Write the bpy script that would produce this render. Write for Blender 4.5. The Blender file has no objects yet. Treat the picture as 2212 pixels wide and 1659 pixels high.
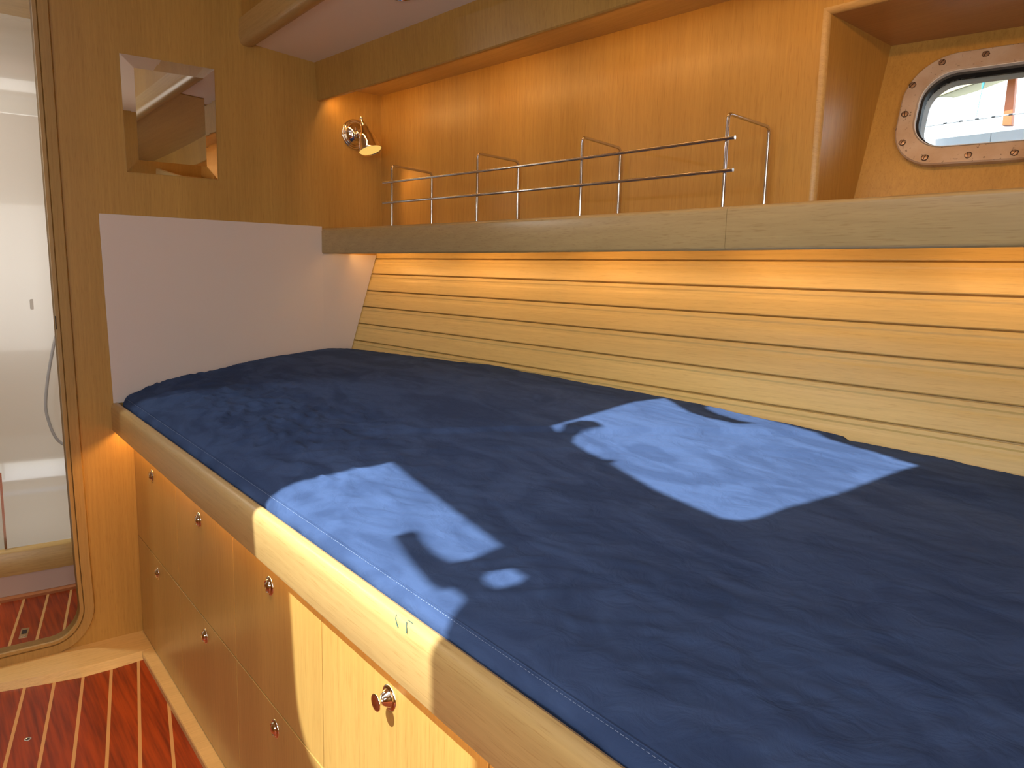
import bpy, bmesh, math, random
import numpy as np
from mathutils import Vector, Matrix, noise

random.seed(7)
SC = bpy.context.scene
COL = SC.collection

# ------------------------------------------------------------------ camera
cam_d = bpy.data.cameras.new('camera')
cam = bpy.data.objects.new('camera', cam_d)
COL.objects.link(cam)
cam_d.sensor_fit = 'HORIZONTAL'
cam_d.sensor_width = 36.0
cam_d.lens = 36.0 * 1620.0 / 2212.0
cam_d.clip_start = 0.02
RW = Matrix(((0.6133895922593808, -0.12735403290497394, 0.7794447756286653),
             (0.7894496070867263, 0.07030464117394852, -0.6097758402068877),
             (0.02285882714585341, 0.9893625259389205, 0.14366372642137204)))
CAM = Vector((2.687692947954511, -0.4567902796177156, 1.2415349466398213))
cam.matrix_world = Matrix.Translation(CAM) @ RW.to_4x4()
SC.camera = cam

# ------------------------------------------------------------------ colour management
SC.view_settings.view_transform = 'Standard'
SC.view_settings.look = 'None'
SC.view_settings.gamma = 1.0
SC.view_settings.use_curve_mapping = False
SC.view_settings.exposure = -0.05

# ------------------------------------------------------------------ sky
SUN = Vector((0.1, 1.0, -1.37)).normalized()
world = bpy.data.worlds.new('sky')
SC.world = world
world.use_nodes = True
nt = world.node_tree
nt.nodes.clear()
wo = nt.nodes.new('ShaderNodeOutputWorld')
bg = nt.nodes.new('ShaderNodeBackground')
sky = nt.nodes.new('ShaderNodeTexSky')
sky.sky_type = 'NISHITA'
sky.sun_disc = False
sky.sun_elevation = math.asin(-SUN.z)
sky.sun_rotation = math.atan2(-SUN.x, -SUN.y)
sky.air_density = 1.0
sky.dust_density = 2.0
bg.inputs['Strength'].default_value = 0.45
nt.links.new(sky.outputs[0], bg.inputs[0])
nt.links.new(bg.outputs[0], wo.inputs[0])

# ------------------------------------------------------------------ sun
sd = bpy.data.lights.new('sun', 'SUN')
sd.energy = 10.3
sd.angle = math.radians(0.53)
sd.color = (0.91, 0.95, 0.95)
so = bpy.data.objects.new('sun', sd)
so.rotation_euler = SUN.to_track_quat('-Z', 'Y').to_euler()
so.location = (1, -3, 6)
COL.objects.link(so)


def area(name, loc, direction, sx, sy, watts, color, spread=math.pi, portal=False, along=None):
    l = bpy.data.lights.new(name, 'AREA')
    l.shape = 'RECTANGLE'
    l.size = sx
    l.size_y = sy
    l.energy = watts
    l.color = color
    l.spread = spread
    if portal:
        l.cycles.is_portal = True
    o = bpy.data.objects.new(name, l)
    d = Vector(direction).normalized()
    if along is None:
        o.rotation_euler = d.to_track_quat('-Z', 'Y').to_euler()
    else:
        xx = Vector(along).normalized()
        zz = -d
        xx = (xx - zz * xx.dot(zz)).normalized()
        yy = zz.cross(xx)
        o.rotation_euler = Matrix((xx, yy, zz)).transposed().to_euler()
    o.location = loc
    COL.objects.link(o)
    return o


WARM = (1.0, 0.50, 0.15)

# ================================================================== helpers


def P(*a):
    return Vector(a)


def tag(o, label=None, cat=None, group=None, kind=None):
    if label:
        o['label'] = label
    if cat:
        o['category'] = cat
    if group:
        o['group'] = group
    if kind:
        o['kind'] = kind
    return o


def link(name, bm, mat, parent=None, smooth=False, bevel=0.0, seg=2, angle=40):
    bmesh.ops.recalc_face_normals(bm, faces=bm.faces)
    me = bpy.data.meshes.new(name)
    bm.to_mesh(me)
    bm.free()
    if isinstance(mat, (list, tuple)):
        for m in mat:
            me.materials.append(m)
    else:
        me.materials.append(mat)
    o = bpy.data.objects.new(name, me)
    COL.objects.link(o)
    if parent is not None:
        o.parent = parent
        # meshes are built in world coordinates
        r = parent
        m = Matrix.Identity(4)
        chain = []
        while r is not None:
            chain.append(r)
            r = r.parent
        for r in reversed(chain):
            m = m @ (Matrix.Translation(r.location) @ r.rotation_euler.to_matrix().to_4x4())
        if m != Matrix.Identity(4):
            me.transform(m.inverted())
    if bevel > 0:
        b = o.modifiers.new('bevel', 'BEVEL')
        b.width = bevel
        b.segments = seg
        b.limit_method = 'ANGLE'
        b.angle_limit = math.radians(35)
        b.harden_normals = False
    if smooth:
        for p in me.polygons:
            p.use_smooth = True
        try:
            me.set_sharp_from_angle(angle=math.radians(angle))
        except Exception:
            pass
    return o


def thing(name, loc, label, cat, group=None):
    o = bpy.data.objects.new(name, None)
    COL.objects.link(o)
    o.location = loc
    o.empty_display_size = 0.05
    return tag(o, label, cat, group)


def struct(name, bm, mat, parent=None, **k):
    o = link(name, bm, mat, parent, **k)
    if parent is None:
        o['kind'] = 'structure'
    return o


def box(bm, x0, x1, y0, y1, z0, z1):
    vs = [bm.verts.new((x, y, z)) for x in (x0, x1) for y in (y0, y1) for z in (z0, z1)]
    for f in ((0, 1, 3, 2), (4, 6, 7, 5), (0, 4, 5, 1), (2, 3, 7, 6), (0, 2, 6, 4), (1, 5, 7, 3)):
        bm.faces.new([vs[i] for i in f])
    return bm


def prism(bm, loop, off):
    """loop: list of Vector, off: Vector extrusion"""
    off = Vector(off)
    a = [bm.verts.new(p) for p in loop]
    b = [bm.verts.new(Vector(p) + off) for p in loop]
    n = len(loop)
    bm.faces.new(a)
    bm.faces.new(list(reversed(b)))
    for i in range(n):
        j = (i + 1) % n
        bm.faces.new((a[i], a[j], b[j], b[i]))
    return bm


def holed(bm, outer, holes, fn, off):
    """flat plate with holes. outer/holes 2-D loops, fn maps (a,b)->Vector, off extrusion Vector"""
    off = Vector(off)
    rings = []
    for lp in [outer] + holes:
        vs = [bm.verts.new(fn(*p)) for p in lp]
        es = [bm.edges.new((vs[i], vs[(i + 1) % len(vs)])) for i in range(len(vs))]
        rings.append((vs, es))
    edges = [e for r in rings for e in r[1]]
    res = bmesh.ops.triangle_fill(bm, use_beauty=True, use_dissolve=False, edges=edges)
    front = [g for g in res['geom'] if isinstance(g, bmesh.types.BMFace)]
    mp = {}
    for vs, _ in rings:
        for v in vs:
            mp[v] = bm.verts.new(v.co + off)
    for f in front:
        bm.faces.new([mp[v] for v in reversed(f.verts)])
    for vs, _ in rings:
        for i in range(len(vs)):
            a, b = vs[i], vs[(i + 1) % len(vs)]
            bm.faces.new((a, b, mp[b], mp[a]))
    return bm


def strip(bm, rows, close=False):
    """rows: list of lists of points with equal length -> quads"""
    g = [[bm.verts.new(p) for p in r] for r in rows]
    for i in range(len(g) - 1):
        m = len(g[i])
        for j in range(m if close else m - 1):
            k = (j + 1) % m
            bm.faces.new((g[i][j], g[i][k], g[i + 1][k], g[i + 1][j]))
    return g


def sweep(bm, profile_fn, xs):
    """closed cross-section swept along xs, capped"""
    g = strip(bm, [profile_fn(x) for x in xs], close=True)
    bm.faces.new(g[0])
    bm.faces.new(list(reversed(g[-1])))
    return bm


def tube(bm, pts, r, seg=12, cap=True):
    pts = [Vector(p) for p in pts]
    n = len(pts)
    prev = None
    rows = []
    for i in range(n):
        if i == 0:
            t = pts[1] - pts[0]
        elif i == n - 1:
            t = pts[-1] - pts[-2]
        else:
            t = (pts[i + 1] - pts[i]).normalized() + (pts[i] - pts[i - 1]).normalized()
        t.normalize()
        if prev is None:
            a = Vector((0, 0, 1)) if abs(t.z) < 0.9 else Vector((1, 0, 0))
            u = t.cross(a).normalized()
        else:
            u = (prev - t * prev.dot(t)).normalized()
        prev = u
        v = t.cross(u)
        rr = r[i] if isinstance(r, (list, tuple)) else r
        rows.append([pts[i] + u * (rr * math.cos(2 * math.pi * k / seg)) + v * (rr * math.sin(2 * math.pi * k / seg)) for k in range(seg)])
    g = strip(bm, rows, close=True)
    if cap:
        bm.faces.new(g[0])
        bm.faces.new(list(reversed(g[-1])))
    return bm


def lathe(bm, prof, origin, axis, seg=40, cap=True):
    """prof: list of (distance along axis, radius)"""
    axis = Vector(axis).normalized()
    a = Vector((0, 0, 1)) if abs(axis.z) < 0.9 else Vector((1, 0, 0))
    u = axis.cross(a).normalized()
    v = axis.cross(u)
    o = Vector(origin)
    rows = []
    for d, r in prof:
        rows.append([o + axis * d + (u * math.cos(2 * math.pi * k / seg) + v * math.sin(2 * math.pi * k / seg)) * max(r, 1e-5) for k in range(seg)])
    g = strip(bm, rows, close=True)
    if cap:
        bm.faces.new(g[0])
        bm.faces.new(list(reversed(g[-1])))
    return bm


def fillet(pts, r, n=6):
    pts = [Vector(p) for p in pts]
    out = [pts[0]]
    for i in range(1, len(pts) - 1):
        a, b, c = pts[i - 1], pts[i], pts[i + 1]
        d1 = (a - b).normalized()
        d2 = (c - b).normalized()
        ang = d1.angle(d2)
        t = r / math.tan(ang / 2)
        p1, p2 = b + d1 * t, b + d2 * t
        for k in range(n + 1):
            s = k / n
            out.append((1 - s) ** 2 * p1 + 2 * s * (1 - s) * b + s * s * p2)
    out.append(pts[-1])
    return out


def rrect(a0, a1, b0, b1, r, n=10):
    """rounded rectangle loop; r single or 4 radii (a0b0, a1b0, a1b1, a0b1)"""
    if not isinstance(r, (list, tuple)):
        r = (r,) * 4
    cs = ((a0 + r[0], b0 + r[0], r[0], 180), (a1 - r[1], b0 + r[1], r[1], 270), (a1 - r[2], b1 - r[2], r[2], 0), (a0 + r[3], b1 - r[3], r[3], 90))
    out = []
    for ca, cb, rr, s in cs:
        m = n if rr > 1e-4 else 0
        for k in range(m + 1):
            t = math.radians(s + 90 * k / max(m, 1))
            out.append((ca + rr * math.cos(t), cb + rr * math.sin(t)))
    return out


def poly(xs, ys, deg):
    c = np.polyfit(xs, ys, deg)
    return lambda x: float(np.polyval(c, x))


def smoothstep(a, b, x):
    t = max(0.0, min(1.0, (x - a) / (b - a)))
    return t * t * (3 - 2 * t)


# ================================================================== materials


def new_mat(name):
    m = bpy.data.materials.new(name)
    m.use_nodes = True
    t = m.node_tree
    b = t.nodes['Principled BSDF']
    return m, t, b


def simple(name, col, rough=0.5, metal=0.0, spec=0.5, noise_amt=0.0, nscale=6.0, bump=0.0, bscale=200.0, coat=0.0):
    m, t, b = new_mat(name)
    b.inputs['Base Color'].default_value = (*col, 1)
    b.inputs['Roughness'].default_value = rough
    b.inputs['Metallic'].default_value = metal
    b.inputs['Specular IOR Level'].default_value = spec
    b.inputs['Coat Weight'].default_value = coat
    tc = t.nodes.new('ShaderNodeTexCoord')
    if noise_amt > 0:
        n = t.nodes.new('ShaderNodeTexNoise')
        n.inputs['Scale'].default_value = nscale
        n.inputs['Detail'].default_value = 5
        t.links.new(tc.outputs['Object'], n.inputs['Vector'])
        mx = t.nodes.new('ShaderNodeMixRGB')
        mx.inputs[1].default_value = (*[c * (1 - noise_amt) for c in col], 1)
        mx.inputs[2].default_value = (*[min(1, c * (1 + noise_amt)) for c in col], 1)
        t.links.new(n.outputs['Fac'], mx.inputs[0])
        t.links.new(mx.outputs[0], b.inputs['Base Color'])
    if bump > 0:
        n2 = t.nodes.new('ShaderNodeTexNoise')
        n2.inputs['Scale'].default_value = bscale
        n2.inputs['Detail'].default_value = 3
        t.links.new(tc.outputs['Object'], n2.inputs['Vector'])
        bp = t.nodes.new('ShaderNodeBump')
        bp.inputs['Strength'].default_value = bump
        bp.inputs['Distance'].default_value = 0.001
        t.links.new(n2.outputs['Fac'], bp.inputs['Height'])
        t.links.new(bp.outputs[0], b.inputs['Normal'])
    return m


def wood(name, col, axis='z', rough=0.38, contrast=0.16, flame=0.0, rot=0.0, grain=90.0, coat=0.15, pores=0.5):
    """straight grained veneer; axis = grain direction"""
    m, t, b = new_mat(name)
    N = t.nodes.new
    L = t.links.new
    tc = N('ShaderNodeTexCoord')
    mp0 = N('ShaderNodeMapping')
    mp0.inputs['Rotation'].default_value = (0, 0, rot)
    L(tc.outputs['Object'], mp0.inputs['Vector'])

    def mapping(al, ac):
        mp = N('ShaderNodeMapping')
        s = [ac, ac, ac]
        s['xyz'.index(axis)] = al
        mp.inputs['Scale'].default_value = s
        L(mp0.outputs[0], mp.inputs['Vector'])
        return mp
    # broad tone
    n0 = N('ShaderNodeTexNoise')
    n0.inputs['Scale'].default_value = 1.0
    n0.inputs['Detail'].default_value = 3
    L(mapping(0.6, 7.0).outputs[0], n0.inputs['Vector'])
    # fibres
    n1 = N('ShaderNodeTexNoise')
    n1.inputs['Scale'].default_value = 1.0
    n1.inputs['Detail'].default_value = 6
    n1.inputs['Roughness'].default_value = 0.65
    L(mapping(4.0, grain * 1.6).outputs[0], n1.inputs['Vector'])
    # pores: short dark dashes
    n2 = N('ShaderNodeTexNoise')
    n2.inputs['Scale'].default_value = 1.0
    n2.inputs['Detail'].default_value = 2
    L(mapping(22.0, grain * 5.5).outputs[0], n2.inputs['Vector'])
    r2 = N('ShaderNodeValToRGB')
    r2.color_ramp.elements[0].position = 0.30
    r2.color_ramp.elements[0].color = (1, 1, 1, 1)
    r2.color_ramp.elements[1].position = 0.44
    r2.color_ramp.elements[1].color = (0, 0, 0, 1)
    L(n2.outputs['Fac'], r2.inputs['Fac'])
    add = N('ShaderNodeMath')
    add.operation = 'ADD'
    L(n0.outputs['Fac'], add.inputs[0])
    L(n1.outputs['Fac'], add.inputs[1])
    src = add.outputs[0]
    if flame > 0:
        w = N('ShaderNodeTexWave')
        w.wave_type = 'RINGS'
        w.rings_direction = 'SPHERICAL'
        w.inputs['Scale'].default_value = 1.0
        w.inputs['Distortion'].default_value = 3.5
        w.inputs['Detail'].default_value = 3
        w.inputs['Detail Scale'].default_value = 0.8
        L(mapping(2.2, 22.0).outputs[0], w.inputs['Vector'])
        ml = N('ShaderNodeMath')
        ml.operation = 'MULTIPLY_ADD'
        ml.inputs[1].default_value = flame
        L(w.outputs['Fac'], ml.inputs[0])
        L(add.outputs[0], ml.inputs[2])
        src = ml.outputs[0]
    mr = N('ShaderNodeMapRange')
    mr.inputs['From Min'].default_value = 0.65
    mr.inputs['From Max'].default_value = 1.35 + flame
    L(src, mr.inputs['Value'])
    mx = N('ShaderNodeMixRGB')
    mx.inputs[1].default_value = (*[c * (1 - contrast * k) for c, k in zip(col, (1.0, 1.25, 1.5))], 1)
    mx.inputs[2].default_value = (*[min(1, c * (1 + contrast)) for c in col], 1)
    L(mr.outputs[0], mx.inputs[0])
    mx2 = N('ShaderNodeMixRGB')
    mx2.blend_type = 'MULTIPLY'
    mx2.inputs[2].default_value = (0.72, 0.62, 0.5, 1)
    pm = N('ShaderNodeMath')
    pm.operation = 'MULTIPLY'
    pm.inputs[1].default_value = pores
    L(r2.outputs[0], pm.inputs[0])
    L(pm.outputs[0], mx2.inputs[0])
    L(mx.outputs[0], mx2.inputs[1])
    L(mx2.outputs[0], b.inputs['Base Color'])
    b.inputs['Roughness'].default_value = rough
    b.inputs['Coat Weight'].default_value = coat
    b.inputs['Coat Roughness'].default_value = 0.22
    bp = N('ShaderNodeBump')
    bp.inputs['Strength'].default_value = 0.12
    bp.inputs['Distance'].default_value = 0.0006
    L(n1.outputs['Fac'], bp.inputs['Height'])
    L(bp.outputs[0], b.inputs['Normal'])
    return m


OAK = (0.50, 0.295, 0.070)
M = {}
M['oak_v'] = wood('oak_veneer_upright', OAK, 'z', coat=0.08)
M['oak_door'] = wood('oak_veneer_drawers', (0.48, 0.305, 0.085), 'z', contrast=0.14, rough=0.3, coat=0.25)
M['oak_x'] = wood('oak_solid_lengthwise', (0.53, 0.36, 0.135), 'x', flame=0.12, contrast=0.14)
M['oak_fascia'] = wood('oak_shelf_fascia', (0.46, 0.335, 0.15), 'x', flame=0.12, contrast=0.13)
M['oak_slat'] = wood('oak_slats', (0.75, 0.56, 0.205), 'x', rot=-0.2, contrast=0.12, pores=0.35)
M['oak_ledge_lit'] = wood('oak_ledge_lit', (0.70, 0.49, 0.19), 'y', contrast=0.12)  # paler oak copy: the brighter light on the ledge is in its colour
M['oak_y'] = wood('oak_solid_across', (0.54, 0.37, 0.13), 'y')
M['oak_frame'] = wood('oak_door_frame', (0.44, 0.28, 0.09), 'z')
M['oak_recess'] = wood('oak_recess', (0.44, 0.24, 0.09), 'x', contrast=0.12)
M['white'] = simple('white_laminate', (0.73, 0.645, 0.57), rough=0.35, noise_amt=0.02)
M['white_ceiling'] = simple('white_ceiling_panel', (0.90, 0.80, 0.67), rough=0.45)
M['grp'] = simple('white_moulded_shower', (0.80, 0.76, 0.68), rough=0.16, coat=0.4)
M['chrome'] = simple('chrome', (0.78, 0.76, 0.74), rough=0.07, metal=1.0)
M['steel'] = simple('stainless_tube', (0.62, 0.60, 0.58), rough=0.16, metal=1.0)
M['nickel'] = simple('polished_nickel', (0.80, 0.76, 0.70), rough=0.09, metal=1.0)
M['mirror'] = simple('mirror_glass', (0.80, 0.78, 0.75), rough=0.01, metal=1.0)
M['dark'] = simple('dark_gap', (0.02, 0.015, 0.01), rough=0.9)
M['rubber'] = simple('black_rubber', (0.015, 0.016, 0.018), rough=0.6)
M['hose'] = simple('grey_plastic_hose', (0.42, 0.42, 0.43), rough=0.35)
M['outer'] = simple('white_topsides', (0.72, 0.74, 0.74), rough=0.5)


def emit(name, col, s):
    m = bpy.data.materials.new(name)
    m.use_nodes = True
    t = m.node_tree
    t.nodes.clear()
    e = t.nodes.new('ShaderNodeEmission')
    e.inputs[0].default_value = (*col, 1)
    e.inputs[1].default_value = s
    o = t.nodes.new('ShaderNodeOutputMaterial')
    t.links.new(e.outputs[0], o.inputs[0])
    return m


M['led'] = emit('warm_led', (1.0, 0.60, 0.25), 40.0)
M['bulb'] = emit('lamp_diffuser', (1.0, 0.60, 0.14), 1.0)
M['spot'] = emit('downlight_lens', (1.0, 0.97, 0.9), 3.0)


def bronze_mat():
    m, t, b = new_mat('weathered_bronze')
    N = t.nodes.new
    L = t.links.new
    tc = N('ShaderNodeTexCoord')
    n = N('ShaderNodeTexNoise')
    n.inputs['Scale'].default_value = 9
    n.inputs['Detail'].default_value = 6
    L(tc.outputs['Object'], n.inputs['Vector'])
    r = N('ShaderNodeValToRGB')
    r.color_ramp.elements[0].position = 0.38
    r.color_ramp.elements[0].color = (0.44, 0.31, 0.19, 1)
    r.color_ramp.elements[1].position = 0.62
    r.color_ramp.elements[1].color = (0.60, 0.52, 0.43, 1)
    L(n.outputs['Fac'], r.inputs['Fac'])
    v = N('ShaderNodeTexNoise')
    v.inputs['Scale'].default_value = 130
    v.inputs['Detail'].default_value = 4
    L(tc.outputs['Object'], v.inputs['Vector'])
    r2 = N('ShaderNodeValToRGB')
    r2.color_ramp.elements[0].position = 0.27
    r2.color_ramp.elements[0].color = (1, 1, 1, 1)
    r2.color_ramp.elements[1].position = 0.36
    r2.color_ramp.elements[1].color = (0, 0, 0, 1)
    L(v.outputs['Fac'], r2.inputs['Fac'])
    mx = N('ShaderNodeMixRGB')
    mx.inputs[2].default_value = (0.07, 0.045, 0.03, 1)
    L(r2.outputs[0], mx.inputs[0])
    L(r.outputs[0], mx.inputs[1])
    L(mx.outputs[0], b.inputs['Base Color'])
    b.inputs['Metallic'].default_value = 0.2
    b.inputs['Roughness'].default_value = 0.42
    bp = N('ShaderNodeBump')
    bp.inputs['Strength'].default_value = 0.25
    bp.inputs['Distance'].default_value = 0.001
    L(v.outputs['Fac'], bp.inputs['Height'])
    L(bp.outputs[0], b.inputs['Normal'])
    return m


M['bronze'] = bronze_mat()


def floor_mat():
    """varnished mahogany with pale inlaid strips"""
    m, t, b = new_mat('mahogany_and_pale_strip_sole')
    N = t.nodes.new
    L = t.links.new
    tc = N('ShaderNodeTexCoord')
    dot = N('ShaderNodeVectorMath')
    dot.operation = 'DOT_PRODUCT'
    dot.inputs[1].default_value = (0.194, 0.981, 0)
    L(tc.outputs['Object'], dot.inputs[0])

    def math_(op, a, bb=None):
        n = N('ShaderNodeMath')
        n.operation = op
        if hasattr(a, 'links'):
            L(a, n.inputs[0])
        else:
            n.inputs[0].default_value = a
        if bb is not None:
            if hasattr(bb, 'links'):
                L(bb, n.inputs[1])
            else:
                n.inputs[1].default_value = bb
        return n.outputs[0]
    sh = math_('ADD', dot.outputs['Value'], 0.0385 + 0.0768 * 30)
    dv = math_('DIVIDE', sh, 0.0768)
    fl = math_('FLOOR', math_('ADD', dv, 0.5))
    fr = math_('ABSOLUTE', math_('SUBTRACT', dv, fl))
    line = math_('LESS_THAN', fr, 0.055)
    plank = math_('FLOOR', dv)
    mp = N('ShaderNodeMapping')
    mp.inputs['Rotation'].default_value = (0, 0, 0.195)
    mp.inputs['Scale'].default_value = (3.0, 60.0, 1.0)
    L(tc.outputs['Object'], mp.inputs['Vector'])
    n1 = N('ShaderNodeTexNoise')
    n1.noise_dimensions = '4D'
    n1.inputs['Scale'].default_value = 1.6
    n1.inputs['Detail'].default_value = 6
    L(mp.outputs[0], n1.inputs['Vector'])
    L(math_('MULTIPLY', plank, 3.7), n1.inputs['W'])
    r = N('ShaderNodeValToRGB')
    r.color_ramp.elements[0].position = 0.32
    r.color_ramp.elements[0].color = (0.17, 0.020, 0.003, 1)
    r.color_ramp.elements[1].position = 0.62
    r.color_ramp.elements[1].color = (0.38, 0.052, 0.005, 1)
    L(n1.outputs['Fac'], r.inputs['Fac'])
    wn = N('ShaderNodeTexWhiteNoise')
    wn.noise_dimensions = '1D'
    L(plank, wn.inputs['W'])
    hs = N('ShaderNodeHueSaturation')
    L(math_('ADD', math_('MULTIPLY', wn.outputs['Value'], 0.35), 0.8), hs.inputs['Value'])
    L(r.outputs[0], hs.inputs['Color'])
    mx = N('ShaderNodeMixRGB')
    mx.inputs[2].default_value = (0.62, 0.34, 0.12, 1)
    L(line, mx.inputs[0])
    L(hs.outputs[0], mx.inputs[1])
    L(mx.outputs[0], b.inputs['Base Color'])
    b.inputs['Roughness'].default_value = 0.38
    b.inputs['Coat Weight'].default_value = 0.10
    b.inputs['Specular IOR Level'].default_value = 0.25
    b.inputs['Coat Roughness'].default_value = 0.12
    return m


M['floor'] = floor_mat()


def suede_mat():
    m, t, b = new_mat('navy_suede')
    N = t.nodes.new
    L = t.links.new
    tc = N('ShaderNodeTexCoord')
    # nap strokes
    wv = N('ShaderNodeTexNoise')
    wv.inputs['Scale'].default_value = 4.5
    wv.inputs['Detail'].default_value = 7
    wv.inputs['Distortion'].default_value = 1.6
    mp = N('ShaderNodeMapping')
    mp.inputs['Rotation'].default_value = (0, 0, 0.7)
    mp.inputs['Scale'].default_value = (1.0, 2.2, 1.0)
    L(tc.outputs['Object'], mp.inputs['Vector'])
    L(mp.outputs[0], wv.inputs['Vector'])
    r = N('ShaderNodeValToRGB')
    r.color_ramp.elements[0].position = 0.38
    r.color_ramp.elements[0].color = (0.042, 0.070, 0.150, 1)
    r.color_ramp.elements[1].position = 0.60
    r.color_ramp.elements[1].color = (0.059, 0.098, 0.205, 1)
    L(wv.outputs['Fac'], r.inputs['Fac'])
    L(r.outputs[0], b.inputs['Base Color'])
    b.inputs['Roughness'].default_value = 0.95
    b.inputs['Specular IOR Level'].default_value = 0.0
    b.inputs['Sheen Weight'].default_value = 0.04
    b.inputs['Sheen Roughness'].default_value = 0.45
    b.inputs['Sheen Tint'].default_value = (0.45, 0.62, 1.0, 1)
    n2 = N('ShaderNodeTexNoise')
    n2.inputs['Scale'].default_value = 22
    n2.inputs['Detail'].default_value = 5
    n2.inputs['Distortion'].default_value = 1.2
    L(tc.outputs['Object'], n2.inputs['Vector'])
    n3 = N('ShaderNodeTexNoise')
    n3.inputs['Scale'].default_value = 900
    L(tc.outputs['Object'], n3.inputs['Vector'])
    bp = N('ShaderNodeBump')
    bp.inputs['Strength'].default_value = 0.6
    bp.inputs['Distance'].default_value = 0.006
    L(n2.outputs['Fac'], bp.inputs['Height'])
    bp2 = N('ShaderNodeBump')
    bp2.inputs['Strength'].default_value = 0.3
    bp2.inputs['Distance'].default_value = 0.0004
    L(n3.outputs['Fac'], bp2.inputs['Height'])
    mr_ = N('ShaderNodeMapping')
    mr_.inputs['Rotation'].default_value = (0, 0, 0.85)
    mr_.inputs['Scale'].default_value = (1.0, 2.6, 1.0)
    L(tc.outputs['Object'], mr_.inputs['Vector'])
    rg = N('ShaderNodeTexNoise')
    rg.noise_type = 'RIDGED_MULTIFRACTAL'
    rg.inputs['Scale'].default_value = 5.0
    rg.inputs['Detail'].default_value = 4
    rg.inputs['Distortion'].default_value = 0.5
    L(mr_.outputs[0], rg.inputs['Vector'])
    bp3 = N('ShaderNodeBump')
    bp3.inputs['Strength'].default_value = 0.45
    bp3.inputs['Distance'].default_value = 0.003
    L(rg.outputs['Fac'], bp3.inputs['Height'])
    L(bp.outputs[0], bp3.inputs['Normal'])
    L(bp3.outputs[0], bp2.inputs['Normal'])
    L(bp2.outputs[0], b.inputs['Normal'])
    return m


M['suede'] = suede_mat()
M['thread'] = simple('pale_blue_thread', (0.20, 0.27, 0.40), rough=0.7)


def glass_mat(name='window_glass', tint=(0.92, 0.96, 0.97), gloss=0.06):
    m = bpy.data.materials.new(name)
    m.use_nodes = True
    t = m.node_tree
    t.nodes.clear()
    tr = t.nodes.new('ShaderNodeBsdfTransparent')
    tr.inputs[0].default_value = (*tint, 1)
    gl = t.nodes.new('ShaderNodeBsdfGlossy')
    gl.inputs['Roughness'].default_value = 0.02
    mx = t.nodes.new('ShaderNodeMixShader')
    mx.inputs[0].default_value = gloss
    o = t.nodes.new('ShaderNodeOutputMaterial')
    t.links.new(tr.outputs[0], mx.inputs[1])
    t.links.new(gl.outputs[0], mx.inputs[2])
    t.links.new(mx.outputs[0], o.inputs[0])
    return m


M['glass'] = glass_mat()

# ================================================================== curves in plan
over = poly([0, .209, .433, .671, .866, 1.193, 1.465, 2.3, 3.4], [.721, .745, .754, .773, .797, .828, .844, .875, .89], 3)
overt = lambda x: over(x) - 0.012
back = poly([0, .195, .51, .922, 1.235, 1.489, 1.73, 2.4, 3.4], [.971, 1.001, 1.042, 1.063, 1.10, 1.127, 1.15, 1.21, 1.27], 3)
shelfy = poly([0, .377, .846, 1.128, 1.305, 1.673, 1.995, 2.402, 3.4], [.725, .79, .843, .880, .893, .903, .918, .928, .95], 4)
ZS0, ZS1 = 1.305, 1.398          # shelf fascia bottom / top
XEND = 3.5

# hull lining plane (lower) and window plane (upper)
HU = Vector((0.978, 0.202, -0.042)).normalized()
HP = Vector((0.0, 0.953, 1.305))
HN = Vector((0.206, -0.937, 0.281)).normalized()       # towards the cabin
WP = Vector((1.73, 1.323, 1.447))
WV = Vector((-0.020, 0.291, 0.957)).normalized()
WN = Vector((0.206, -0.935, 0.289)).normalized()


def hull_at_x0(z, depth=0.0):
    """point of the lining plane on x = 0 at height z, pushed 'depth' into the cabin"""
    y = HP.y + (z - HP.z) * (0.281 / 0.937)
    q = Vector((0.0, y, z)) + HN * depth
    return q - HU * (q.x / HU.x)


# ================================================================== SETTING
# cabin sole (continues into the shower room)
bm = bmesh.new()
box(bm, -1.4, 3.7, -1.9, 0.8, -0.06, -0.02)
struct('floor', bm, M['floor'])

# main bulkhead with door opening (x = 0 plane, thickness 4 cm)
door_loop = [(-0.135, 2.02)]
# right edge down, rounded corner, sill
door_loop = []
for y, z in [(-0.156, 2.12), (-0.149, 1.409), (-0.141, 0.70), (-0.134, 0.30), (-0.129, 0.135)]:
    door_loop.append((y, z))
for k in range(1, 9):
    t = math.radians(90 * k / 8)
    door_loop.append((-0.129 - 0.085 * (1 - math.cos(t)), 0.135 - 0.095 * math.sin(t)))
door_loop += [(-0.40, 0.041), (-0.70, 0.041)]
for k in range(1, 9):
    t = math.radians(90 * k / 8)
    door_loop.append((-0.70 - 0.085 * math.sin(t), 0.135 - 0.095 * math.cos(t)))
door_loop += [(-0.785, 2.12)]
bm = bmesh.new()
holed(bm, [(1.75, -0.06), (1.75, 2.40), (-1.9, 2.40), (-1.9, -0.06)], [door_loop], lambda a, b: Vector((0, a, b)), (-0.04, 0, 0))
struct('wall_back', bm, M['oak_v'])

# door frame: flat architrave + inner bead lining the opening


def offset_loop(loop, d):
    n = len(loop)
    out = []
    for i in range(n):
        p0, p1, p2 = Vector(loop[i - 1]), Vector(loop[i]), Vector(loop[(i + 1) % n])
        a = (p1 - p0).normalized()
        b = (p2 - p1).normalized()
        na = Vector((a.y, -a.x))
        nb = Vector((b.y, -b.x))
        m = (na + nb).normalized()
        s = d / max(0.3, m.dot(na))
        out.append(tuple(p1 + m * s))
    return out


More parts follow.
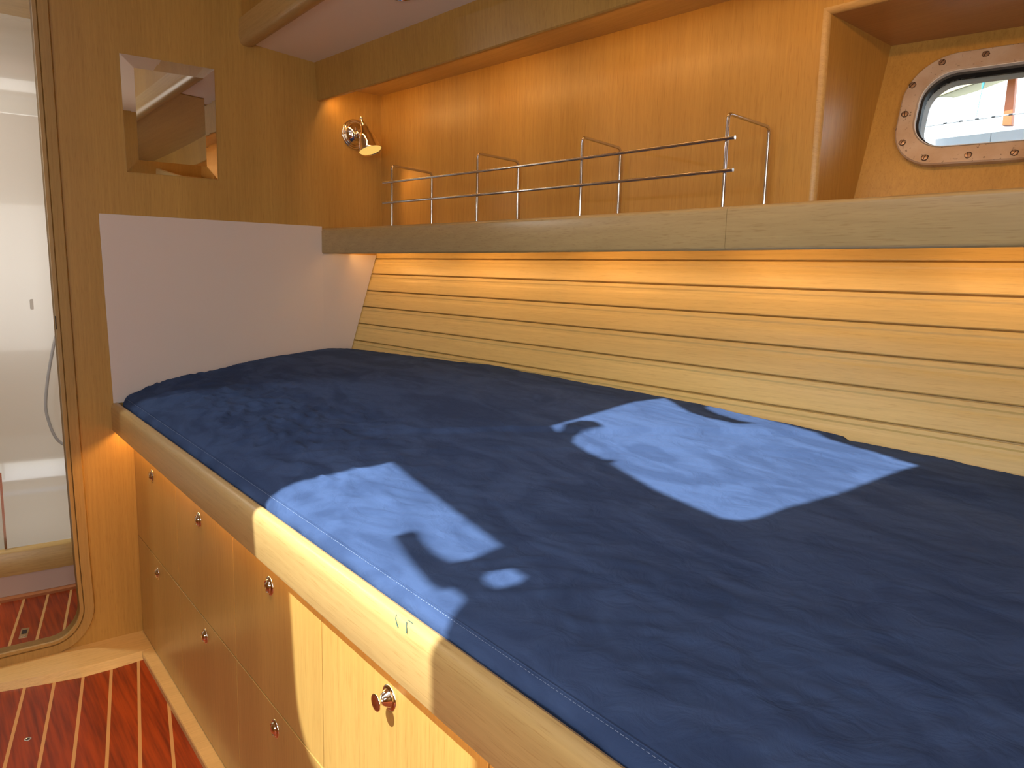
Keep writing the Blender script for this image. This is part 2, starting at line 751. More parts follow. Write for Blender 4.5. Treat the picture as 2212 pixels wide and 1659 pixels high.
bm = bmesh.new()
test = offset_loop(door_loop, 0.01)
sgn = 1.0 if max(p[0] for p in test) > max(p[0] for p in door_loop) else -1.0
lo = [door_loop, offset_loop(door_loop, sgn * 0.010), offset_loop(door_loop, sgn * 0.013), offset_loop(door_loop, sgn * 0.040), offset_loop(door_loop, sgn * 0.045)]
ds = [(-0.04, 0), (0.010, 0), (0.010, 1), (0.006, 2), (0.014, 2), (0.012, 3), (0.000, 4)]
rows = [[Vector((dx, p[0], p[1])) for p in lo[i]] for dx, i in ds]
rows.append([Vector((-0.002, p[0], p[1])) for p in lo[4]])
strip(bm, rows, close=True)
struct('door_1', bm, M['oak_frame'], smooth=True, angle=30)
# small strike slot in the jamb
bm = bmesh.new()
box(bm, 0.004, 0.0125, -0.1462, -0.1442, 1.045, 1.085)
link('latch_slot', bm, M['dark'], bpy.data.objects['door_1'])

# raised ledge along the foot of the bulkhead, bevelled front, and along the drawers
front = [(0.110, -0.50), (0.132, -0.363), (0.159, -0.26), (0.181, -0.153), (0.181, -0.063), (0.172, 0.029), (0.17, 0.062)]
top = [(0.100, -0.50), (0.118, -0.361), (0.139, -0.26), (0.155, -0.161), (0.156, -0.06), (0.150, 0.03), (0.146, 0.062)]
bm = bmesh.new()
ext = [(0.05, -0.9), (0.0, -1.2)]
fr = [(0.06, -0.9), (0.01, -1.2)]
rt = [Vector((x, y, 0.0006)) for x, y in list(reversed(top)) + ext]
rf = [Vector((x, y, -0.021)) for x, y in list(reversed(front)) + fr]
rb = [Vector((0.0, y, 0.0006)) for x, y in list(reversed(top)) + ext]
strip(bm, [rb, rt, rf])
struct('trim_1', bm, M['oak_ledge_lit'], smooth=False)
bm = bmesh.new()
sweep(bm, lambda x: [Vector((x, 0.10, 0.0)), Vector((x, 0.021, 0.0)), Vector((x, 0.019, -0.004)), Vector((x, 0.019, -0.03)), Vector((x, 0.10, -0.03))], [0.148, 1.0, 2.0, XEND])
struct('trim_2', bm, M['oak_ledge_lit'])

# side walls / far walls behind the camera
bm = bmesh.new()
holed(bm, [(-1.4, -0.06), (3.7, -0.06), (3.7, 2.40), (-1.4, 2.40)], [rrect(1.9, 3.2, 1.25, 1.75, 0.12, 8)], lambda a, b: Vector((a, -1.9, b)), (0, -0.05, 0))
struct('wall_left', bm, M['oak_v'])
bm = bmesh.new()
holed(bm, [(1.75, -0.06), (1.75, 2.40), (-1.9, 2.40), (-1.9, -0.06)], [[(-0.9, 0.6), (-0.9, 1.95), (-0.35, 1.95), (-0.35, 0.6)]], lambda a, b: Vector((3.6, a, b)), (0.04, 0, 0))
struct('wall_front', bm, M['oak_v'])

bm = bmesh.new()
box(bm, 3.44, 3.48, 0.40, 1.95, 0.0, 2.04)
struct('wall_berth_aft', bm, M['oak_v'])

# coachroof with two hatch openings (shape from the sun patches)
ROOF0 = 2.10         # plane in which the openings were measured
ROOF = 2.35


def up_to(p, z):
    """outline carried along the sun ray from the measuring plane to height z"""
    s = (z - ROOF0) / SUN.z
    return Vector((p[0] + SUN.x * s, p[1] + SUN.y * s, z))


def rcorner(a, b, c, r, n=7):
    q = fillet([Vector((*a, 0)), Vector((*b, 0)), Vector((*c, 0))], r, n)[1:-1]
    return [(v.x, v.y) for v in q]


hA = []
c = [(1.300, -0.645), (1.235, -0.835), (1.262, -1.232), (1.62, -1.30), (1.99, -1.30), (1.895, -0.750)]
hA += [c[0]] + rcorner(c[0], c[1], c[2], 0.04) + rcorner(c[1], c[2], c[3], 0.10) + [c[3], c[4], c[5]]
hB = [(1.336, -0.235), (1.287, 0.194), (1.286, 0.240), (1.393, 0.284), (1.516, 0.289), (1.70, 0.280), (1.845, 0.250), (1.925, 0.241), (1.929, -0.07), (1.914, -0.225), (1.912, -0.314), (1.902, -0.351), (1.878, -0.368), (1.839, -0.365), (1.712, -0.345), (1.565, -0.300), (1.46, -0.276)]
hA = [tuple(up_to(p, ROOF))[:2] for p in hA]
hB = [tuple(up_to(p, ROOF))[:2] for p in hB]
bm = bmesh.new()
holed(bm, [(-0.04, -1.9), (3.6, -1.9), (3.6, 0.50), (-0.04, 0.50)], [hA, hB], lambda a, b: Vector((a, b, ROOF)), (0, 0, 0.012))
struct('ceiling', bm, M['white_ceiling'])
# coaming between coachroof and side deck, carlin beam, side deck underside
bm = bmesh.new()
box(bm, 0.0, XEND, 0.452, 0.50, 2.03, 2.37)
struct('wall_coaming', bm, M['oak_v'])
bm = bmesh.new()
prof = [(0.443, 2.075), (0.441, 2.02), (0.445, 1.998), (0.456, 1.990), (0.476, 1.989), (0.490, 1.995), (0.497, 2.012), (0.50, 2.08)]
sweep(bm, lambda x: [Vector((x, y, z)) for y, z in prof], [0.0, 1.2, 2.4, XEND])
struct('trim_3', bm, M['oak_x'], smooth=True, angle=50)
bm = bmesh.new()
xs = [i * XEND / 24 for i in range(25)]
xw = [i * 0.96 / 8 for i in range(9)]
strip(bm, [[Vector((x, 0.45, 2.004)) for x in xw], [Vector((x, overt(x) + 0.02, 1.981)) for x in xw]])
strip(bm, [[Vector((x, 0.45, 2.03)) for x in xs], [Vector((x, 1.80, 2.03)) for x in xs]])
struct('ceiling_deckside', bm, M['white_ceiling'])
bm = bmesh.new()
xo = [0.96 + i * (XEND - 0.96) / 16 for i in range(17)]
sweep(bm, lambda x: [Vector((x, 0.45, 2.000)), Vector((x, overt(x) + 0.02, 1.978)), Vector((x, overt(x) + 0.02, 1.99)), Vector((x, 0.45, 2.012))], xo)
struct('ceiling_oak', bm, M['oak_x'])

# overhead fascia above the niche and niche ceiling
bm = bmesh.new()
sweep(bm, lambda x: [Vector((x, overt(x), 2.0)), Vector((x, over(x) - 0.001, 1.853)), Vector((x, over(x) + 0.003, 1.850)), Vector((x, over(x) + 0.013, 1.850)), Vector((x, over(x) + 0.014, 2.0))], xs)
struct('trim_4', bm, M['oak_v'])
bm = bmesh.new()
sweep(bm, lambda x: [Vector((x, over(x) + 0.012, 1.909)), Vector((x, back(x) + 0.01, 1.909)), Vector((x, back(x) + 0.01, 1.925)), Vector((x, over(x) + 0.012, 1.925))], xs)
struct('ceiling_niche', bm, M['oak_x'])

# niche back wall, cut at the window recess
bm = bmesh.new()
x1 = 1.717
xa = [i * x1 / 20 for i in range(21)]
sweep(bm, lambda x: [Vector((x, back(x), ZS1 - 0.03)), Vector((x, back(x), 1.915)), Vector((x, back(x) + 0.018, 1.915)), Vector((x, back(x) + 0.018, ZS1 - 0.03))], xa)
# header above the recess
x2 = 2.75
xb = [x1 + i * (x2 - x1) / 12 for i in range(13)]
sweep(bm, lambda x: [Vector((x, back(x), 1.838)), Vector((x, back(x), 1.915)), Vector((x, back(x) + 0.018, 1.915)), Vector((x, back(x) + 0.018, 1.838))], xb)
xc = [x2 + i * (XEND - x2) / 6 for i in range(7)]
sweep(bm, lambda x: [Vector((x, back(x), ZS1 - 0.03)), Vector((x, back(x), 1.915)), Vector((x, back(x) + 0.018, 1.915)), Vector((x, back(x) + 0.018, ZS1 - 0.03))], xc)
struct('wall_outboard', bm, M['oak_v'])
# rounded lipping round the recess opening
bm = bmesh.new()
yb = back(1.717)


def quarter(n=5):
    return [(math.sin(math.radians(90 * k / n)), 1 - math.cos(math.radians(90 * k / n))) for k in range(n + 1)]


rows = []
for s, d in quarter():
    rows.append([Vector((1.717 + 0.013 * s, yb + 0.013 * d, ZS1 - 0.03)), Vector((1.717 + 0.013 * s, yb + 0.013 * d, 1.838 - 0.013 * s))])
strip(bm, rows)
rows = []
for s, d in quarter():
    rows.append([Vector((x + 0.013 * s if i == 0 else x, back(x) + 0.013 * d, 1.838 - 0.013 * s)) for i, x in enumerate(xb)])
strip(bm, rows)
struct('trim_5', bm, M['oak_x'], smooth=True)

# window recess: side, ceiling, sloping inner wall with the porthole opening
bm = bmesh.new()
hs = lambda z: WP.y + (z - WP.z) * 0.307
prism(bm, [Vector((1.73, yb + 0.012, ZS1 - 0.03)), Vector((1.73, hs(ZS1 - 0.03) + 0.02, ZS1 - 0.03)), Vector((1.73, hs(1.826) + 0.02, 1.826)), Vector((1.73, yb + 0.012, 1.826))], (-0.012, 0, 0))
struct('wall_recess', bm, M['oak_v'])
bm = bmesh.new()
prism(bm, [Vector((1.72, yb + 0.010, 1.8255)), Vector((x2, back(x2) + 0.010, 1.8255)), Vector((x2, 1.75, 1.796)), Vector((1.72, 1.46, 1.811))], (0, 0, 0.012))
struct('ceiling_recess', bm, M['oak_recess'])
bm = bmesh.new()
prism(bm, [Vector((x2, yb + 0.012, ZS1 - 0.03)), Vector((x2, 1.75, ZS1 - 0.03)), Vector((x2, 1.75, 1.84)), Vector((x2, yb + 0.012, 1.84))], (0.012, 0, 0))
struct('wall_recess_aft', bm, M['oak_v'])


def wuv(u, v, n=0.0):
    return WP + HU * u + WV * v + WN * n


PU0, PU1, PV0, PV1 = 0.064, 0.640, 0.069, 0.338


def puv(u, v, n=0.0):
    return wuv(u, v + 0.04 * (u - 0.20), n)

ring_in = rrect(0.098, 0.606, 0.108, 0.298, 0.074, 12)
bm = bmesh.new()
holed(bm, [(-0.03, -0.09), (1.15, -0.09), (1.15, 0.42), (-0.03, 0.42)], [ring_in], lambda a, b: puv(a, b), tuple(WN * -0.05))
struct('wall_window', bm, M['oak_v'])

# porthole: bronze ring, slotted screws, seal, pane
port = bpy.data.objects.new('window_1', None)
COL.objects.link(port)
port.location = wuv(0.35, 0.2)
port['kind'] = 'structure'
outr = rrect(PU0, PU1, PV0, PV1, (0.096, 0.1, 0.1, 0.106), 14)
outb = rrect(PU0 + 0.001, PU1 - 0.001, PV0 + 0.001, PV1 - 0.001, (0.095, 0.099, 0.099, 0.105), 14)
inr = rrect(0.098, 0.606, 0.108, 0.298, 0.074, 14)
ino = rrect(0.101, 0.603, 0.111, 0.295, 0.071, 14)
outt = rrect(PU0 + 0.003, PU1 - 0.003, PV0 + 0.003, PV1 - 0.003, (0.093, 0.097, 0.097, 0.103), 14)
bm = bmesh.new()
strip(bm, [[puv(a, b, -0.001) for a, b in outb], [puv(a, b, 0.016) for a, b in outr], [puv(a, b, 0.019) for a, b in outt],
           [puv(a, b, 0.019) for a, b in inr], [puv(a, b, 0.016) for a, b in ino], [puv(a, b, -0.01) for a, b in ino]], close=True)
link('frame', bm, M['bronze'], port, smooth=True, angle=30)
lipo = rrect(0.1012, 0.6028, 0.1112, 0.2948, 0.0708, 14)
lipi = rrect(0.1055, 0.5985, 0.1155, 0.2905, 0.067, 14)
bm = bmesh.new()
strip(bm, [[puv(a, b, 0.0165) for a, b in lipo], [puv(a, b, 0.0165) for a, b in rrect(0.103, 0.601, 0.113, 0.293, 0.069, 14)], [puv(a, b, 0.004) for a, b in rrect(0.103, 0.601, 0.113, 0.293, 0.069, 14)]], close=True)
link('bright_lip', bm, M['outer'], port)
seal0 = rrect(0.103, 0.601, 0.113, 0.293, 0.069, 14)
seal1 = rrect(0.108, 0.596, 0.118, 0.288, 0.065, 14)
bm = bmesh.new()
strip(bm, [[puv(a, b, 0.006) for a, b in seal0], [puv(a, b, 0.004) for a, b in seal1], [puv(a, b, -0.018) for a, b in seal1]], close=True)
link('rubber_seal', bm, M['rubber'], port)
bm = bmesh.new()
prism(bm, [puv(a, b, -0.012) for a, b in seal1], WN * -0.006)
link('pane', bm, M['glass'], port)
# tunnel of the opening through the hull
tun = rrect(0.104, 0.600, 0.114, 0.292, 0.067, 14)
tun2 = rrect(0.113, 0.592, 0.121, 0.287, 0.060, 14)
bm = bmesh.new()
strip(bm, [[puv(a, b, -0.018) for a, b in tun], [puv(a, b, -0.040) for a, b in tun2]], close=True)
strip(bm, [[puv(a, b, -0.0401) for a, b in tun2], [puv(a, b, -0.0401) for a, b in rrect(-0.02, 1.12, -0.045, 0.42, 0.03, 14)]], close=True)
tn = link('outer_tunnel', bm, M['outer'], port)
screws = [(0.133, 0.314), (0.218, 0.323), (0.081, 0.264), (0.078, 0.193), (0.086, 0.123), (0.140, 0.084), (0.226, 0.086), (0.312, 0.088), (0.305, 0.323), (0.398, 0.323), (0.398, 0.088), (0.49, 0.086), (0.49, 0.323), (0.57, 0.312), (0.57, 0.094), (0.622, 0.25), (0.622, 0.16)]
M['screw'] = simple('tarnished_screw', (0.45, 0.33, 0.24), rough=0.35, metal=0.8)
M['grime'] = simple('dark_grime', (0.045, 0.03, 0.02), rough=0.9)
for i, (u, v) in enumerate(screws):
    bm = bmesh.new()
    lathe(bm, [(0.0, 0.0062), (0.0012, 0.0066), (0.0022, 0.0058), (0.0028, 0.002), (0.0029, 0.0)], wuv(u, v, 0.0185), WN, 20)
    s = link('screw', bm, M['screw'], port, smooth=True)
    bm = bmesh.new()
    ang = random.uniform(0.2, 2.6)
    a = HU * math.cos(ang) + WV * math.sin(ang)
    b = WN.cross(a)
    c0 = wuv(u, v, 0.0212)
    prism(bm, [c0 - a * 0.0058 - b * 0.0007, c0 + a * 0.0058 - b * 0.0007, c0 + a * 0.0058 + b * 0.0007, c0 - a * 0.0058 + b * 0.0007], WN * 0.0006)
    link('screw_slot', bm, M['grime'], s)
    bm = bmesh.new()
    rr = [0.0070 + 0.0016 * random.random() for _ in range(18)]
    ring = [wuv(u, v, 0.0193) + (HU * math.cos(2 * math.pi * k / 18) + WV * math.sin(2 * math.pi * k / 18)) * rr[k] for k in range(18)]
    prism(bm, ring, WN * -0.0004)
    link('grime_ring', bm, M['grime'], s)

# hull lining: grooved horizontal slats in one continuous wall
lines = [1.309, 1.291, 1.232, 1.167, 1.105, 1.040, 0.975, 0.910, 0.845, 0.78]
prof = []     # (z, depth towards cabin)
prof.append((1.50, 0.0))
for z in lines[1:]:
    g = 0.0056
    prof += [(z + g, 0.0), (z + g * 0.72, -0.0020), (z + g * 0.70, -0.018), (z - 0.0002, -0.018), (z, -0.0012), (z - 0.0012, 0.0005), (z - 0.0090, 0.0005), (z - 0.0125, -0.0012), (z - 0.0185, -0.0012), (z - 0.024, -0.0004), (z - 0.032, 0.0)]
prof.append((0.74, 0.0))
bm = bmesh.new()
ZL = [.74, .845, .910, .975, 1.040, 1.105, 1.167, 1.232, 1.291, 1.50]
ZR = [.655, .771, .845, .919, .993, 1.070, 1.145, 1.218, 1.293, 1.54]


def hull_at_near(z, depth):
    zr = float(np.interp(z, ZL, ZR))
    return Vector((2.1, HP.y + (0.206 * 2.1 + 0.281 * (zr - HP.z)) / 0.937, zr)) + HN * depth


r0 = [hull_at_x0(z, d) for z, d in prof]
r1 = [hull_at_near(z, d) for z, d in prof]
rows = [[a.lerp(b, k * 3.5 / 2.1 / 5) for a, b in zip(r0, r1)] for k in range(6)]
strip(bm, rows)
struct('wall_right', bm, M['oak_slat'])
# outer skin keeps daylight out behind the linings
bm = bmesh.new()
r0 = [hull_at_x0(0.5, -0.06), hull_at_x0(1.33, -0.06)]
strip(bm, [r0, [p + HU * 3.7 for p in r0]])
box(bm, -0.04, 3.7, 0.5, 1.95, 2.035, 2.06)
struct('wall_hull', bm, M['outer'])

# white panel on the bulkhead at the berth head
bm = bmesh.new()
ye = lambda z: hull_at_x0(z).y - 0.001
lp = [(-0.0105, 1.403), (0.728, 1.4045), (0.728, 1.306), (ye(1.306), 1.306), (ye(0.80), 0.80), (0.002, 0.80)]
a = [Vector((0.0045 + 0.0 * y, y, z)) for y, z in lp]
prism(bm, a, (-0.0044, 0, 0))
wp = link('headboard_panel', bm, M['white'], bevel=0.0012)
tag(wp, 'plain white panel on the bulkhead at the head of the berth, above the blue mattress', 'panel')
bm = bmesh.new()
prism(bm, [Vector((0.0047, 0.731, 1.306)), Vector((0.0062, ye(1.306) - 0.001, 1.306)), Vector((0.0062, ye(0.83) - 0.001, 0.83)), Vector((0.0047, 0.731, 0.83))], (-0.0015, 0, 0))
link('corner_facing', bm, M['white'], wp)

# ================================================================== SHELF
shelf = thing('shelf', (1.0, 0.95, ZS0), 'long curved oak shelf with a deep rounded front board above the slatted wall', 'shelf')


def shelf_front(xa, xb, n):
    def pf(x):
        y = shelfy(x)
        pts = [(y + 0.006, ZS0), (y + 0.0015, ZS0 + 0.002), (y, ZS0 + 0.007), (y, ZS1 - 0.010), (y + 0.0025, ZS1 - 0.004), (y + 0.009, ZS1), (y + 0.022, ZS1), (y + 0.022, ZS0)]
        return [Vector((x, a, b)) for a, b in pts]
    bm = bmesh.new()
    sweep(bm, pf, [xa + (xb - xa) * i / n for i in range(n + 1)])
    return bm


link('front_board', shelf_front(0.005, 1.6735, 20), M['oak_fascia'], shelf, smooth=True, angle=50)
link('front_board', shelf_front(1.6743, XEND, 16), M['oak_fascia'], shelf, smooth=True, angle=50)
bm = bmesh.new()


def topb(x):
    yo = (back(x) + 0.0) if x < 1.70 else WP.y - 0.02 + (x - 1.73) * 0.205
    return [Vector((x, shelfy(x) + 0.020, ZS1 - 0.001)), Vector((x, yo, ZS1 - 0.001)), Vector((x, yo, ZS1 - 0.02)), Vector((x, shelfy(x) + 0.020, ZS1 - 0.02))]


sweep(bm, topb, [0.005, 0.4, 0.8, 1.2, 1.5, 1.69, 1.735, 2.0, 2.4, 2.74])
link('top_board', bm, M['oak_x'], shelf)
# underside (just behind the lit front board)
bm = bmesh.new()
sweep(bm, lambda x: [Vector((x, shelfy(x) + 0.040, 1.345)), Vector((x, HP.y + 0.07 + x * 0.222, 1.345)), Vector((x, HP.y + 0.07 + x * 0.222, 1.357)), Vector((x, shelfy(x) + 0.040, 1.357))], [0.005, 0.8, 1.6, 2.4, XEND])
link('underside_board', bm, M['oak_x'], shelf)

# ================================================================== BERTH: cabinet with drawers, rail, mattress
berth = thing('berth_cabinet', (1.2, 0.3, 0.0), 'oak berth base with two rows of flush drawers and round push knobs', 'cabinet')
bm = bmesh.new()
box(bm, 0.002, XEND, 0.078, 0.55, 0.0, 0.735)
box(bm, 0.002, XEND, 0.058, 0.078, 0.628 + 0.072, 0.735)
link('body', bm, M['oak_door'], berth)
seams = [0.003, 0.525, 1.019, 1.504, 2.004, 2.50, 3.0, XEND]
kx_top = [0.2455, 0.749, 1.249, 1.750, 2.25, 2.75]
kx_bot = [0.263, 0.767, 1.261, 1.757, 2.25, 2.75]


def knob_bm(x, z, out=False):
    bm = bmesh.new()
    o = Vector((x, 0.0575, z))
    ax = (0, -1, 0)
    lathe(bm, [(0.0, 0.0200), (0.0025, 0.0205), (0.0042, 0.0190), (0.0052, 0.0165), (0.0050, 0.0148), (0.0056, 0.0142)] +
          ([(0.0085, 0.0128), (0.0145, 0.0085), (0.0175, 0.0058), (0.0200, 0.0058), (0.0225, 0.0105), (0.0240, 0.0132), (0.0252, 0.0136), (0.0262, 0.0128), (0.0258, 0.010), (0.0252, 0.0)] if out else
           [(0.0080, 0.0135), (0.0088, 0.0125), (0.0075, 0.0110), (0.0085, 0.0095), (0.0105, 0.0075), (0.0112, 0.0045), (0.0114, 0.0)]), o, ax, 40)
    return bm


for row, (z0, z1, kx, kz) in enumerate([(0.004, 0.3435, kx_bot, 0.297), (0.3465, 0.699, kx_top, 0.605)]):
    for i in range(len(seams) - 2):
        bm = bmesh.new()
        box(bm, seams[i] + 0.0012, seams[i + 1] - 0.0012, 0.055, 0.0775, z0, z1)
        d = link('drawer', bm, M['oak_door'], berth, bevel=0.0009, seg=1)
        outk = (row == 1 and i == 3)
        k = link('knob', knob_bm(kx[i], kz, outk), M['nickel'], d, smooth=True, angle=60)
        if outk:
            k['label'] = 'chrome knob popped out of its round plate'

# rail
bm = bmesh.new()
rp = [(0.014, 0.700), (-0.003, 0.7095), (-0.0055, 0.7125), (-0.0060, 0.780), (-0.0050, 0.788), (-0.0015, 0.7955), (0.005, 0.8005), (0.012, 0.802), (0.0165, 0.8000), (0.0180, 0.795), (0.0180, 0.735), (0.0600, 0.735), (0.0600, 0.700)]
rp = [(-0.0040, 0.7105), (-0.0055, 0.7135), (-0.0060, 0.780), (-0.0050, 0.788), (-0.0015, 0.7955), (0.005, 0.8005), (0.012, 0.802), (0.0165, 0.8000), (0.0180, 0.795), (0.0180, 0.737), (0.0860, 0.737), (0.0860, 0.7355), (0.0180, 0.7355), (0.0180, 0.7105)]
sweep(bm, lambda x: [Vector((x, y, z)) for y, z in rp], [0.002, 0.8, 1.6, 2.4, XEND])
rail = link('berth_rail', bm, M['oak_x'], smooth=True, angle=35)
tag(rail, 'thick oak rail running along the front edge of the berth under the blue mattress', 'rail')
# little blue ink marks on the rail
M['ink'] = simple('faded_blue_ink', (0.05, 0.12, 0.10), rough=0.8)
bm = bmesh.new()
for pts in ([(1.868, 0.7985, 0.001), (1.872, 0.7945, -0.002), (1.876, 0.793, -0.0035), (1.884, 0.789, -0.0055)], [(1.895, 0.7985, 0.001), (1.902, 0.794, -0.003), (1.906, 0.790, -0.0055)], [(1.893, 0.8, 0.004), (1.905, 0.8, 0.004)]):
    tube(bm, [Vector((x, y, z)) for x, z, y in pts], 0.0006, 5)
link('ink_mark', bm, M['ink'], rail)

# mattress
MX = [0, .759, 1.416, 1.837, 2.156, 2.9, 3.5]
PT = [0, .015, .03, .12, .24, .43, .60, .73, .85, 1]
PV = [0, .09, .14, .34, .525, .69, .84, .94, 1.01, .975]


def m_yh(x):
    return float(np.interp(x, MX, [.845, 1.006, 1.144, 1.227, 1.291, 1.445, 1.57]))


def m_zh(x):
    return float(np.interp(x, MX, [.940, .942, .913, .881, .868, .85, .84]))


L1 = [(1.2113, .3734), (1.43, .6368), (1.5243, .7528), (1.7368, 1.1015), (2.06, 1.59)]
L2 = [(1.3947, .3966), (1.5529, .6104), (1.8235, .9648), (2.2, 1.45)]


def side(L, x, y):
    """signed distance-like: + when x is past the line"""
    ys = [p[1] for p in L]
    xs_ = [p[0] for p in L]
    if y < ys[0]:
        xl = xs_[0] + (y - ys[0]) * (xs_[1] - xs_[0]) / (ys[1] - ys[0])
    else:
        xl = float(np.interp(y, ys, xs_))
    return x - xl


def m_z(x, y):
    yh = m_yh(x)
    t = max(0.0, min(1.0, (y - .030) / (yh - .030)))
    z = .816 + (m_zh(x) - .818) * float(np.interp(t, PT, PV))
    # soft, wandering folds
    e = smoothstep(.02, .13, y)
    q = Vector((x * 1.0 + y * 0.9, y * 1.0 - x * .6, 0))
    n1 = noise.noise(Vector((q.x * 3, q.y * 7, 1.3)))
    n2 = noise.noise(Vector((q.x * 9 + n1 * 1.2, q.y * 26 + n1 * 2.0, 4.1)))
    n3 = noise.noise(Vector((x * 6, y * 6, 9.0)))
    ridge = (1 - abs(n2)) ** 6
    front = smoothstep(.55, .05, y) * (0.35 + 0.65 * smoothstep(2.0, .3, x) )
    z += e * (0.0035 * n3 + 0.0016 * ridge + 0.0070 * front * ridge)
    # wrinkled zone towards the bulkhead end
    m = math.exp(-((x - .85) / .5) ** 2 - ((y - .22) / .18) ** 2)
    n4 = noise.noise(Vector((x * 14 + y * 9, y * 17 - x * 4, 2.2)))
    z += e * m * 0.0120 * (1 - abs(n4)) ** 4
    # long creases
    f1 = smoothstep(.30, .42, y)
    z += f1 * 0.0080 * (smoothstep(.012, -.004, side(L1, x, y)) - 0.0)
    z += smoothstep(.34, .5, y) * 0.0035 * smoothstep(.012, -.003, side(L2, x, y)) * 1.0
    # hollow near the camera
    d = abs((x - 2.05) - (0.30 - y) * .35) if False else 0
    return z


bm = bmesh.new()
NX, NY = 330, 150
rows = []
for i in range(NX + 1):
    x = 0.0075 + (3.45 - 0.0075) * (i / NX)
    x = 0.0075 + 2.6 * (i / (NX * .9)) if i <= NX * .9 else 2.6075 + (3.45 - 2.6075) * (i - NX * .9) / (NX * .1)
    yh = m_yh(x)
    w = noise.noise(Vector((x * 9, 0, 7.7)))
    w2 = noise.noise(Vector((x * 26, 3, 1.7)))
    r = []
    c0 = smoothstep(0.0, .06, x)         # rounded corner at the bulkhead
    inn = 0.010 * (1 - c0)
    bulge = 0.0035 * w + 0.0022 * w2
    zf = m_z(x, .034)
    r.append(Vector((x, .030, .745)))
    r.append(Vector((x, .0225 + inn, .760)))
    r.append(Vector((x, .0215 + inn - bulge * .6, .785)))
    r.append(Vector((x, .0200 + inn - bulge, .797)))
    r.append(Vector((x, .0205 + inn - bulge * .6, .805 - .006 * (1 - c0))))
    r.append(Vector((x, .0250 + inn, .8120 - .004 * (1 - c0) + (zf - .820) * .5)))
    r.append(Vector((x, .0290 + inn, .8155 + (zf - .820) * .8)))
    for j in range(NY + 1):
        t = (j / NY)
        y = .034 + inn + (yh - .004 - .034 - inn) * t
        z = m_z(x, y)
        endd = smoothstep(0.045, 0.0075, x) * 0.006
        hull = smoothstep(yh - .03, yh, y) * 0.008
        r.append(Vector((x, y, z - endd - hull)))
    r.append(Vector((x, yh - .012, m_zh(x) - .05)))
    rows.append(r)
g = strip(bm, rows)
bm.faces.new(g[0])
mat_o = link('mattress', bm, M['suede'], smooth=True, angle=180)
tag(mat_o, 'navy blue suede berth mattress with stitched front edge, patches of sunlight on it', 'mattress')
# stitched seam: welt with a dashed thread
bm = bmesh.new()
pts = []
for i in range(0, 400):
    x = 0.05 + i * 3.35 / 399
    pts.append(Vector((x, .0345, m_z(x, .0345) + .0004)))
tube(bm, pts, 0.0012, 6)
link('seam_welt', bm, M['suede'], mat_o, smooth=True)
bm = bmesh.new()
x = 0.05
while x < 2.6:
    a = Vector((x, .0318, m_z(x, .0340) - .0010))
    b = Vector((x + .0042, .0318, m_z(x + .0042, .0340) - .0010))
    tube(bm, [a, b], 0.00038, 4)
    x += 0.0066
link('stitching', bm, M['thread'], mat_o)

# ================================================================== MIRROR
mo = [(0.0706, 1.8936), (0.3556, 1.8961), (0.3559, 1.5396), (0.0763, 1.5378)]
mi = [(0.1095, 1.8568), (0.3188, 1.8605), (0.3209, 1.5787), (0.1116, 1.5771)]
bm = bmesh.new()
rb = [Vector((0.0006, y, z)) for y, z in mo]
r1 = [Vector((0.0030, y, z)) for y, z in mo]
r2 = [Vector((0.0062, y, z)) for y, z in mi]
g = strip(bm, [rb, r1, r2], close=True)
bm.faces.new(g[0])
bm.faces.new(list(reversed(g[2])))
mr = link('mirror', bm, M['mirror'])
tag(mr, 'small squarish mirror with slanted glass edges on the oak bulkhead beside the doorway', 'mirror')

# ================================================================== READING LAMP
LB = Vector((0.0, 0.865, 1.753))
lamp = thing('reading_lamp', LB, 'polished chrome swivel reading lamp on the bulkhead beside the shelf, lit', 'lamp')
bm = bmesh.new()
lathe(bm, [(0.0, 0.053), (0.003, 0.0545), (0.006, 0.0535), (0.0075, 0.0495), (0.007, 0.0485), (0.010, 0.0480), (0.0125, 0.0460), (0.0125, 0.0430), (0.012, 0.0420), (0.0155, 0.0410), (0.022, 0.0365), (0.028, 0.029), (0.032, 0.019), (0.0335, 0.011), (0.0335, 0.010), (0.038, 0.008), (0.040, 0.0)], LB, (1, 0, 0), 48)
link('wall_plate', bm, M['nickel'], lamp, smooth=True, angle=60)
AX = Vector((0.34, 0.12, -0.93)).normalized()
RIM = CAM + (RW @ Vector(((800.2 - 1106) / 1620.0, -(325 - 829.5) / 1620.0, -1.0))) * 1.0
dr = RIM - CAM
RIM = CAM + dr * ((0.105 - CAM.x) / dr.x)
TOPS = RIM - AX * 0.095
bm = bmesh.new()
lathe(bm, [(0.0, 0.011), (0.004, 0.016), (0.022, 0.018), (0.026, 0.022), (0.045, 0.030), (0.070, 0.036), (0.088, 0.0400), (0.095, 0.0445), (0.097, 0.0440), (0.094, 0.040), (0.088, 0.0385), (0.05, 0.028)], TOPS, AX, 44, cap=False)
link('shade', bm, M['nickel'], lamp, smooth=True, angle=60)
bm = bmesh.new()
lathe(bm, [(0.0, 0.0405), (0.001, 0.0400), (0.0015, 0.0)], RIM - AX * 0.0022, AX, 40)
link('diffuser', bm, M['bulb'], lamp)
bm = bmesh.new()
lathe(bm, [(0.0, 0.0), (0.001, 0.009), (0.014, 0.010), (0.016, 0.006), (0.030, 0.0045), (0.033, 0.007), (0.038, 0.0072), (0.041, 0.0)], TOPS + AX * 0.004, -AX + Vector((0, 0, .1)), 24)
link('switch_knob', bm, M['nickel'], lamp, smooth=True)
bm = bmesh.new()
tube(bm, fillet([LB + Vector((0.030, 0, 0)), LB + Vector((0.048, 0.005, -0.004)), TOPS + AX * 0.030], 0.008), 0.0065, 12)
